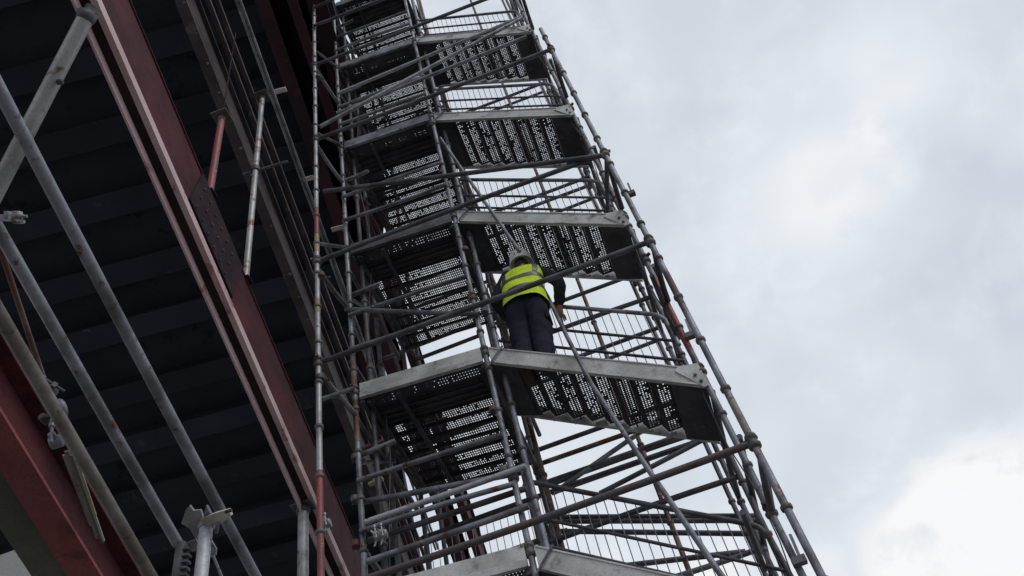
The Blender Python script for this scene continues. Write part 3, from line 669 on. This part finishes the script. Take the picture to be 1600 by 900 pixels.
# raking prop up to the red beam
top = gp(137, 22, SA * 0.985); d = ray(-60, 402); low = CAM + d * 6.2
rk = thing('raking_prop', 'thick pale raking prop with rust patch reaching up to the red beam', 'prop', low)
tube('outer_tube', low, low.lerp(top, 0.97), 0.050, M['prop'], rk, 24)
mb = MB(); dd = (top - low).normalized(); lathe(mb, low.lerp(top, 0.97), dd, [(0, 0.052), (0.02, 0.060), (0.06, 0.060), (0.07, 0.035), (0.11, 0.035)], 18)
mb.build('head_socket', M['galv_dark'], rk)
bolt(low.lerp(top, 0.70) + RX * 0.055 - RF * 0.04, RX, rk, 0.02, 0.03, M['galv_dark'])
# near thin tube with coupler cluster and timber strips
a = near(-8, 362, 0.70); b = near(80, 628, 0.70)
tag(tube('scaffold_tube', a, b, 0.012, M['rusty'], None, 12), 'thin dark tube hanging down to the coupler cluster', 'tube', 'loose tubes in the left foreground')
cl = thing('coupler_cluster', 'cluster of swivel couplers on the brownish tube', 'coupler', near(90, 650, 0.63))
P = near(78, 612, 0.68); coupler(P, (0.2, 0.3, 1), cl, 'galv_dark', 0.02)
P = near(97, 645, 0.65); mb = MB(); lathe(mb, P - Vector((0.02, 0.02, 0.0)), (0.5, 0.6, 0.6), [(0, 0.03), (0.012, 0.05), (0.03, 0.05), (0.04, 0.03)], 14); mb.build('disc', M['galv'], cl)
P = near(88, 690, 0.65); coupler(P, (1, 0.2, 0.2), cl, 'galv', 0.02)
P = near(70, 655, 0.68); coupler(P, (0, 1, 0), cl, 'galv_dark', 0.012)
ts = thing('timber_strips', 'bundle of pale split timber strips hanging behind the brownish tube', 'timber', near(130, 780, 0.66))
for (x0, y0, x1, y1, w, m) in ((100, 706, 150, 842, 0.020, 'muddy'), (108, 712, 158, 850, 0.014, 'ply'), (112, 700, 147, 806, 0.010, 'timber'), (97, 712, 140, 822, 0.014, 'muddy'), (120, 730, 160, 846, 0.010, 'concrete')):
    a = near(x0, y0, 0.68); b = near(x1, y1, 0.68); x, y = frame_of(b - a); mb = MB(); mb.box(a, b - a, x * w, y * 0.008); mb.build('strip', M[m], ts)
# clamp at the left edge
ce = thing('scaffold_clamp', 'pale forged clamp at the left edge above the tubes', 'clamp', near(15, 342, 0.62))
P = near(10, 340, 0.62); mb = MB(); x, y = RX, -RD
mb.box(P - x * 0.05 - y * 0.012, x * 0.09, y * 0.024, RF * 0.03); mb.box(P + x * 0.02 - y * 0.02, x * 0.02, y * 0.045, RF * 0.035); mb.box(P - x * 0.01 - y * 0.006, x * 0.015, y * 0.03, RF * 0.03)
mb.tube(P + x * 0.03 - y * 0.01, P + x * 0.065 - y * 0.015, 0.007, 8); mb.build('body', M['galv_light'], ce)
mb = MB(); lathe(mb, P + x * 0.045 + y * 0.005, x, [(0, 0.012), (0.012, 0.012), (0.012, 0.006), (0.03, 0.006)], 6); mb.build('bolt', M['galv_light'], ce)
# prop with ragged fork head clamped to the tube
pt_ = near(323, 818, 0.641); base = Vector((pt_.x, pt_.y, 0))
pp = thing('adjustable_prop', 'upright pale prop with ragged fork head clamped to the tube', 'prop', base)
tube('shaft', base, pt_ - Vector((0, 0, 0.02)), 0.030, M['galv_light'], pp, 20)
mb = MB(); lathe(mb, pt_ - Vector((0, 0, 0.03)), (0, 0, 1), [(0, 0.034), (0.02, 0.042), (0.035, 0.042), (0.04, 0.02)], 14); mb.build('collar', M['galv'], pp)
def px3(x, y, s): return near(x, y, s)
def blade(pts, s, dep, name, m):
    mb = MB(); f0 = [px3(x, y, s) for x, y in pts]; n = len(f0); f1 = [p + RF * dep for p in f0]
    mb.add(f0 + f1, [tuple(range(n))[::-1], tuple(range(n, 2 * n))] + [(i, (i + 1) % n, n + (i + 1) % n, n + i) for i in range(n)]); return mb.build(name, M[m], pp)
blade([(283, 818), (290, 797), (296, 790), (302, 798), (313, 797), (318, 812), (312, 832), (306, 842), (296, 826)], 0.640, 0.02, 'fork_plate', 'galv_light')
blade([(318, 805), (322, 790), (329, 803), (330, 815), (320, 820)], 0.637, 0.025, 'fork_prong', 'galv')
blade([(312, 812), (335, 802), (357, 796), (361, 806), (345, 818), (325, 824)], 0.632, 0.03, 'clamp_jaw', 'whitebar')
blade([(329, 842), (338, 858), (337, 868), (330, 872), (326, 862)], 0.640, 0.012, 'side_lug', 'galv_light')
blade([(292, 848), (306, 842), (310, 850), (304, 862), (296, 862)], 0.643, 0.012, 'side_lug', 'galv')
mb = MB(); mb.tube(px3(333, 868, 0.638), px3(348, 905, 0.638), 0.007, 8); mb.build('chain_link', M['galv_light'], pp)
mb = MB(); mb.tube(px3(340, 818, 0.630), px3(338, 832, 0.630), 0.009, 8); mb.build('bolt', M['galv'], pp)
mb = MB(); mb.tube(px3(352, 800, 0.630), px3(362, 797, 0.630), 0.008, 8); mb.build('bolt', M['galv'], pp)
# rough second shaft behind with teeth
s2 = near(284, 850, 0.65); mb = MB(); mb.tube((s2.x, s2.y, 0), s2, 0.026, 14)
for k in range(5): mb.box(s2 + Vector((0.02, -0.02, -0.05 - 0.035 * k)), (0.035, 0, -0.008), (0, 0.03, 0), (0, 0, 0.012))
tag(mb.build('toothed_post', M['galv_dark']), 'dark toothed post just behind the ragged prop head', 'post')
# prop under the red beam
hp = gp(474, 792, SA); base = Vector((hp.x, hp.y, 0)); p3 = thing('upright_prop', 'pale grey prop under the end of the red beam beside the red upright', 'prop', base)
tube('shaft', base, hp - Vector((0, 0, 0.03)), 0.046, M['galv_light'], p3, 20)
mb = MB(); lathe(mb, hp - Vector((0, 0, 0.07)), (0, 0, 1), [(0, 0.05), (0.01, 0.06), (0.05, 0.06), (0.06, 0.03)], 16)
mb.box(hp + Vector((-0.09, -0.08, -0.012)), (0.18, 0, 0), (0, 0.16, 0), (0, 0, 0.010)); mb.build('head_plate', M['galv_dark'], p3)
# timber wedge on the frame
P = at(575, 757, Y2 + 0.2); mb = MB(); mb.box(P, (0.16, 0, 0.02), (0, 0.05, 0), (0, 0, 0.03))
tag(mb.build('timber_offcut', M['timber']), 'pale timber offcut wedged below the perforated landing', 'timber')

# ------------------------------------------------------------------ worker
def skin_mesh(name, pts, edges, root, subs=2):
    me = bpy.data.meshes.new(name); me.from_pydata([p[0] for p in pts], edges, []); me.update()
    o = bpy.data.objects.new(name, me); C.objects.link(o)
    o.modifiers.new('skin', 'SKIN')
    sv_ = me.skin_vertices[0].data
    for i, p in enumerate(pts):
        r = p[1]; sv_[i].radius = r if isinstance(r, tuple) else (r, r); sv_[i].use_root = (i == root)
    ss = o.modifiers.new('sub', 'SUBSURF'); ss.levels = subs; ss.render_levels = subs
    dg = bpy.context.evaluated_depsgraph_get(); dg.update()
    out = bpy.data.meshes.new_from_object(o.evaluated_get(dg)); bpy.data.objects.remove(o)
    for p in out.polygons: p.use_smooth = True
    return out
WX, WY = -0.50, 5.50
WZ = ZL[1] - 0.04 - (WX - X0S) * RISE / DX - 0.13
J = [((0.055, 0, 0.98), (0.165, 0.135)), ((0.07, 0.0, 1.12), (0.155, 0.12)), ((0.09, 0.03, 1.29), (0.17, 0.12)), ((0.10, 0.07, 1.46), (0.105, 0.09)),
     ((0.11, 0.10, 1.56), 0.06), ((0.12, 0.135, 1.68), (0.082, 0.094)), ((0.125, 0.14, 1.80), (0.075, 0.088)),
     ((-0.035, 0, 0.92), 0.125), ((-0.075, 0.03, 0.52), 0.105), ((-0.09, -0.02, 0.12), 0.085), ((-0.10, 0.14, 0.05), 0.045),
     ((0.15, 0, 0.92), 0.125), ((0.115, 0.03, 0.52), 0.105), ((0.085, -0.02, 0.12), 0.085), ((0.10, 0.14, 0.05), 0.045),
     ((0.285, 0.05, 1.41), 0.078), ((0.435, 0.07, 1.18), 0.064), ((0.355, 0.20, 1.04), 0.05), ((0.335, 0.225, 1.005), 0.036),
     ((-0.095, 0.05, 1.43), 0.078), ((-0.225, 0.05, 1.20), 0.064), ((-0.15, 0.21, 1.08), 0.05), ((-0.14, 0.235, 1.05), 0.036)]
E_ = [(0, 1), (1, 2), (2, 3), (3, 4), (4, 5), (5, 6), (0, 7), (7, 8), (8, 9), (9, 10), (0, 11), (11, 12), (12, 13), (13, 14), (2, 15), (15, 16), (16, 17), (17, 18), (2, 19), (19, 20), (20, 21), (21, 22)]
def hand(root_i, side):
    w = Vector(J[root_i][0])
    pm = w + Vector((0.0, 0.035, -0.045)); J.append((tuple(pm), (0.034, 0.018))); pi = len(J) - 1; E_.append((root_i, pi))
    for k, (dx, ln) in enumerate(((-0.030, 0.052), (-0.010, 0.06), (0.010, 0.056), (0.028, 0.046))):
        b1 = pm + Vector((dx, 0.022, -0.028)); b2 = b1 + Vector((0, 0.022, -ln * 0.45)); b3 = b2 + Vector((0, -0.008, -ln * 0.5))
        i0 = len(J); J.extend([(tuple(b1), 0.010), (tuple(b2), 0.009), (tuple(b3), 0.008)]); E_.extend([(pi, i0), (i0, i0 + 1), (i0 + 1, i0 + 2)])
    b1 = pm + Vector((-side * 0.034, -0.008, -0.004)); b2 = b1 + Vector((-side * 0.010, -0.004, -0.034)); i0 = len(J)
    J.extend([(tuple(b1), 0.011), (tuple(b2), 0.009)]); E_.extend([(pi, i0), (i0, i0 + 1)])
hand(18, 1); hand(22, -1)
body = skin_mesh('body', J, E_, 0, 2)
from mathutils import noise as mnoise
body.update()
for vv in body.vertices:                                  # creases and loose cloth
    c = vv.co
    if c.z > 1.5 or (c.z < 1.02 and c.x > 0.28) or c.z < 0.1: continue
    n_ = mnoise.noise(Vector((c.x * 7, c.y * 7, c.z * 16))) + 0.5 * mnoise.noise(Vector((c.x * 15, c.y * 15, c.z * 30 + c.x * 20)))
    vv.co = c + vv.normal * (n_ * 0.014 + (0.008 if c.z < 0.9 else 0.004))
for nm in ('jacket', 'navy', 'skin', 'hair', 'boot'): body.materials.append(M[nm])
for p in body.polygons:
    c = p.center
    if c.z > 1.55 and abs(c.x - 0.12) < 0.16: p.material_index = 2 if (c.y > 0.13 or c.z < 1.62) else 3
    elif c.z < 0.13: p.material_index = 4
    elif c.z < 0.99 and not (c.x > 0.27 or c.x < -0.18 or c.y > 0.19): p.material_index = 1
    elif (c.x > 0.28 and c.z < 1.0) or (c.x < -0.08 and c.y > 0.225 and c.z < 1.06): p.material_index = 2
    else: p.material_index = 0
wk = thing('person', 'worker in yellow hi-vis vest, white helmet and dark trousers leaning on the stair rail', 'person', (WX, WY, WZ))
o = link('body', body, (WX, WY, WZ), wk)
def torso_ring(z):
    """centre x, y and half widths of the torso at height z"""
    K = [(0.84, 0.055, 0.0, 0.222, 0.180), (0.95, 0.055, 0.0, 0.214, 0.172), (1.08, 0.065, 0.0, 0.204, 0.16), (1.22, 0.08, 0.02, 0.208, 0.158), (1.34, 0.09, 0.045, 0.222, 0.155),
         (1.43, 0.095, 0.06, 0.222, 0.135), (1.485, 0.10, 0.07, 0.190, 0.112), (1.52, 0.105, 0.08, 0.130, 0.09), (1.535, 0.105, 0.085, 0.09, 0.08)]
    for i in range(len(K) - 1):
        if K[i][0] <= z <= K[i + 1][0]:
            t = (z - K[i][0]) / (K[i + 1][0] - K[i][0]); return [K[i][j] * (1 - t) + K[i + 1][j] * t for j in range(1, 5)]
    return K[-1][1:]
def torso_pt(a, z, off=0.0):
    cx, cy, rx, ry = torso_ring(z); s = 2.6                       # squarish oval
    ca, sa = math.cos(a), math.sin(a); q = (abs(ca) ** s + abs(sa) ** s) ** (-1 / s)
    fold = 0.006 * math.sin(5 * a + 9 * z) * max(0, 1.25 - z) * 3 + 0.004 * math.sin(13 * z + 3 * a)
    return Vector((cx + (rx + off + fold) * ca * q, cy + (ry + off + fold) * sa * q, z))
def torso_shell(name, a0, a1, zf0, zf1, na_, nz_, off, material, parent):
    v = []; f = []
    for j in range(nz_ + 1):
        for i in range(na_ + 1):
            a = a0 + (a1 - a0) * i / na_; z = zf0(a) + (zf1(a) - zf0(a)) * j / nz_; v.append(torso_pt(a, z, off))
    for j in range(nz_):
        for i in range(na_): q = j * (na_ + 1) + i; f.append((q, q + 1, q + na_ + 2, q + na_ + 1))
    me = mesh(name, v, f, material, True); o = link(name, me, (WX, WY, WZ), parent); return o
hem = lambda a: 0.905 - 0.035 * math.cos(a) + 0.008 * math.sin(6 * a)
vest = torso_shell('vest', 0, 2 * math.pi, hem, lambda a: 1.53, 48, 24, 0.0, M['hivis'], wk)
B0, B1 = math.radians(180), math.radians(360)                     # the back is at -Y: angles 180..360
torso_shell('reflective_band', 0, 2 * math.pi, lambda a: 1.20 + 0.01 * math.sin(2 * a), lambda a: 1.26 + 0.01 * math.sin(2 * a), 48, 2, 0.004, M['reflect'], vest)
torso_shell('reflective_band', 0, 2 * math.pi, lambda a: 1.02, lambda a: 1.075, 48, 2, 0.004, M['reflect'], vest)
for ac in (math.radians(226), math.radians(312)):
    torso_shell('shoulder_band', ac - 0.13, ac + 0.13, lambda a: 1.262, lambda a: 1.505, 4, 8, 0.004, M['reflect'], vest)
# cargo pocket
mb = MB(); mb.box((WX + 0.205, WY - 0.07, WZ + 0.62), (0.04, 0, 0), (0, 0.14, 0), (0, 0, 0.19)); pk = mb.build('cargo_pocket', M['navy'], wk)
bv = pk.modifiers.new('bevel', 'BEVEL'); bv.width = 0.012; bv.segments = 2
# helmet
hm = MB(); hc = Vector((WX + 0.125, WY + 0.135, WZ + 1.785)); ax = Vector((0.02, -0.16, 1.0)).normalized(); x = Vector((1, 0, 0)); x = (x - ax * x.dot(ax)).normalized(); y = ax.cross(x)
v = []; f = []; prof = [(-0.050, 0.121), (-0.040, 0.125), (-0.034, 0.118), (0.0, 0.117), (0.045, 0.112), (0.085, 0.096), (0.115, 0.066), (0.130, 0.030), (0.134, 0.006)]
seg = 28
for h, r in prof:
    for k in range(seg):
        a = 2 * math.pi * k / seg; rr = r * (1.0 + (0.30 * max(0, math.sin(a)) ** 2 if h <= -0.04 else 0.0)); v.append(hc + ax * h + x * math.cos(a) * rr + y * math.sin(a) * rr * 1.12)
for i in range(len(prof) - 1):
    for k in range(seg): a = i * seg + k; b = i * seg + (k + 1) % seg; f.append((a, b, b + seg, a + seg))
hm.add(v, f, True); hm.add(v[-seg:], [tuple(range(seg))[::-1]])
he = hm.build('helmet', M['helmet'], wk); sl = he.modifiers.new('solid', 'SOLIDIFY'); sl.thickness = 0.004
for k in range(3):
    mb = MB(); mb.box(hc + ax * (0.0 + 0.002 * k) + x * (-0.04 + 0.035 * k) - y * 0.134, x * 0.012, y * 0.01, ax * 0.014); mb.build('helmet_slot', M['galv_dark'], he)
